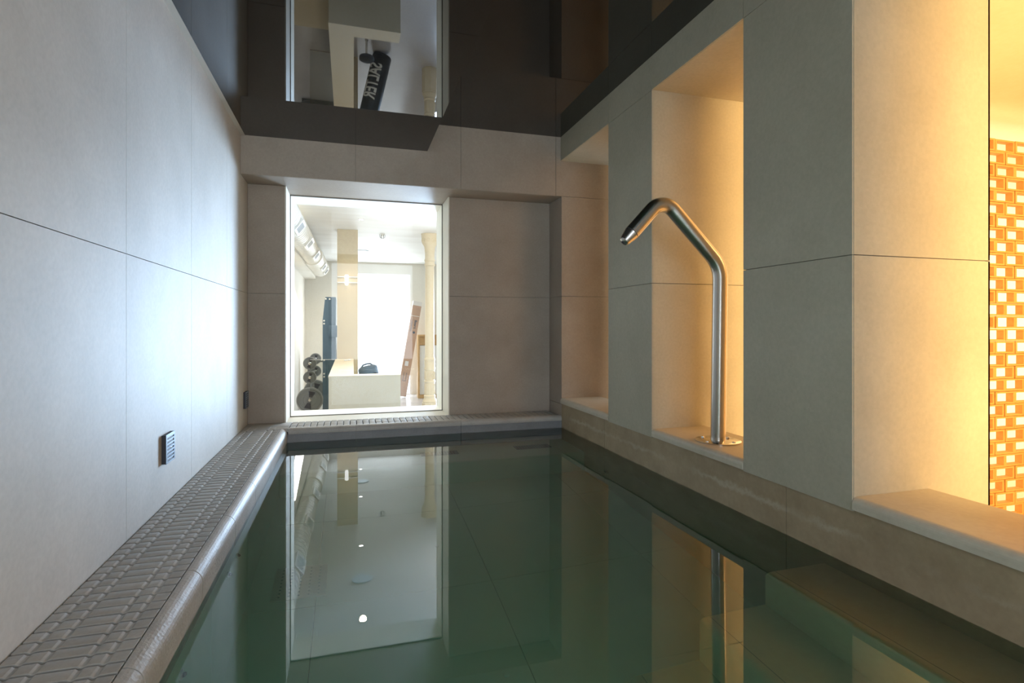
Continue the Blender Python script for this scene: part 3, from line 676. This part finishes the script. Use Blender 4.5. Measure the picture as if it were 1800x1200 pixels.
# marble slab in wooden crate
t = thing('wooden_crate', (2.0, 16.3, GZ0), 'open wooden crate holding pale marble slab behind the iron column', 'crate')
x0, x1, yc = 1.90, 2.95, 16.0; z0, z1 = GZ0, -.245
m = MB(); m.box(x0, x1, yc, yc + .3, z0, z0 + .09); m.box(x0, x1, yc, yc + .3, z1 - .05, z1); m.box(x0, x0 + .05, yc, yc + .3, z0 + .09, z1 - .05); m.box(x1 - .05, x1, yc, yc + .3, z0 + .09, z1 - .05)
m.box(x0 + .05, x1 - .05, yc + .25, yc + .3, z0 + .09, z1 - .05); m.box(x0 + .05, x1 - .05, yc + .05, yc + .08, z1 - .30, z1 - .05); m.build('crate_frame', CARDW, t, bevel=.004)
m = MB(); m.box(x0 + .055, x1 - .055, yc + .09, yc + .13, z0 + .095, z1 - .31); m.build('marble_slab', MARB, t)

# spiral duct with grilles
def ribbed(y0, y1, r, step=.16):
    pr = []; y = 0
    while y < y1 - y0 - step:
        pr += [(y, r), (y + step - .018, r), (y + step - .012, r + .006), (y + step - .004, r + .006)]; y += step
    pr += [(y1 - y0, r)]; return pr
t = thing('spiral_duct', (-.82, 7.0, 1.58), 'white spiral air duct running under the gym ceiling above the left wall', 'air duct')
pa, pb = Vector((-.87, 6.9, 1.545)), Vector((-.775, 16.3, 1.62)); axd = (pb - pa).normalized()
MB().lathe(ribbed(0, 6.2, .205), tuple(pa), tuple(axd), 48).build('duct_section', DUCT, t)
q0 = pa + axd * 6.2
MB().lathe([(0, .205), (.02, .232), (.30, .236), (.32, .205), (.34, .236)], tuple(q0), tuple(axd), 48).build('duct_collar', DUCT, t)
q1 = pa + axd * 6.54
MB().lathe(ribbed(0, 2.86, .236, .2) + [(2.90, .22), (2.92, .12), (2.92, .01)], tuple(q1), tuple(axd), 48).build('duct_section', DUCT, t)
for k, s in enumerate((1.65, 3.4, 5.2, 7.5, 8.65)):
    c = pa + axd * s; R = .205 if s < 6.2 else .236; a = -.05
    m = MB(); hy = .25; nn = Vector((.80, 0, -.60)); tt = Vector((.60, 0, .80))
    def gb(n0, n1, t0, t1, y0, y1, mi=0):
        v = [m.bm.verts.new(P(*(c + nn * n_ + tt * t_ + Vector((0, y_, 0))))) for n_ in (n0, n1) for t_ in (t0, t1) for y_ in (y0, y1)]
        for q in ((0, 1, 3, 2), (4, 6, 7, 5), (0, 4, 5, 1), (2, 3, 7, 6), (0, 2, 6, 4), (1, 5, 7, 3)): m.bm.faces.new([v[i_] for i_ in q]).material_index = mi
    gb(R - .04, R + .022, -.10, .10, -hy, hy)
    for i_ in range(7): gb(R + .022, R + .024, -.065, .065, -hy + .07 + i_ * .055, -hy + .092 + i_ * .055, 1)
    m.build('duct_grille', [WHITE, GREYD], t)
MB().lathe(ribbed(0, .85, .2), (-1.2, 6.62, 1.66), (1, 0, 0), 40).build('duct_branch', DUCT, t)

# ceiling fittings
for (x, y, l) in ((.176, 7.575, 'recessed round downlight in gym ceiling, nearest the pool window'), (.205, 10.165, 'recessed round downlight in gym ceiling, before the square column'),
                  (.255, 13.10, 'recessed round downlight in gym ceiling, just beyond the square column'), (.303, 15.60, 'recessed round downlight in gym ceiling, nearest the end window')):
    t = thing('downlight', (x, y, GZ1), l, 'downlight')
    MB().lathe([(0, .052), (.006, .05), (.006, .038), (0, .036)], (x, y, GZ1 - .0005), (0, 0, -1), 24, cap=False).build('trim_ring', WHITE, t)
    MB().lathe([(0, .035), (.002, .035)], (x, y, GZ1 - .001), (0, 0, -1), 24).build('lens', DL, t)
for (x, y, l) in ((.192, 8.83, 'flat round white ceiling cover seen reflected large in the water'), (.321, 14.38, 'flat round white ceiling cover beyond the square column')):
    tag(MB().lathe([(0, .155), (.012, .155), (.018, .148)], (x, y, GZ1 - .0005), (0, 0, -1), 48).build('ceiling_cover', mat('cover_blue_white', (.62, .74, .86), .4)), l, 'ceiling cover')
t = thing('smoke_detector', (.658, 11.7, GZ1), 'small round caged detector on the gym ceiling beside the square column', 'detector')
MB().lathe([(0, .055), (.012, .055), (.02, .03), (.05, .02)], (.658, 11.7, GZ1 - .0005), (0, 0, -1), 24).build('detector_body', WHITE, t)
m = MB()
for k in range(6):
    a = k * PI / 3; m.tube([(.658 + .058 * math.cos(a), 11.7 + .058 * math.sin(a), GZ1 - .01), (.658 + .05 * math.cos(a), 11.7 + .05 * math.sin(a), GZ1 - .06), (.658 + .02 * math.cos(a), 11.7 + .02 * math.sin(a), GZ1 - .085)], .004, 6)
m.build('cage', GREYD, t)
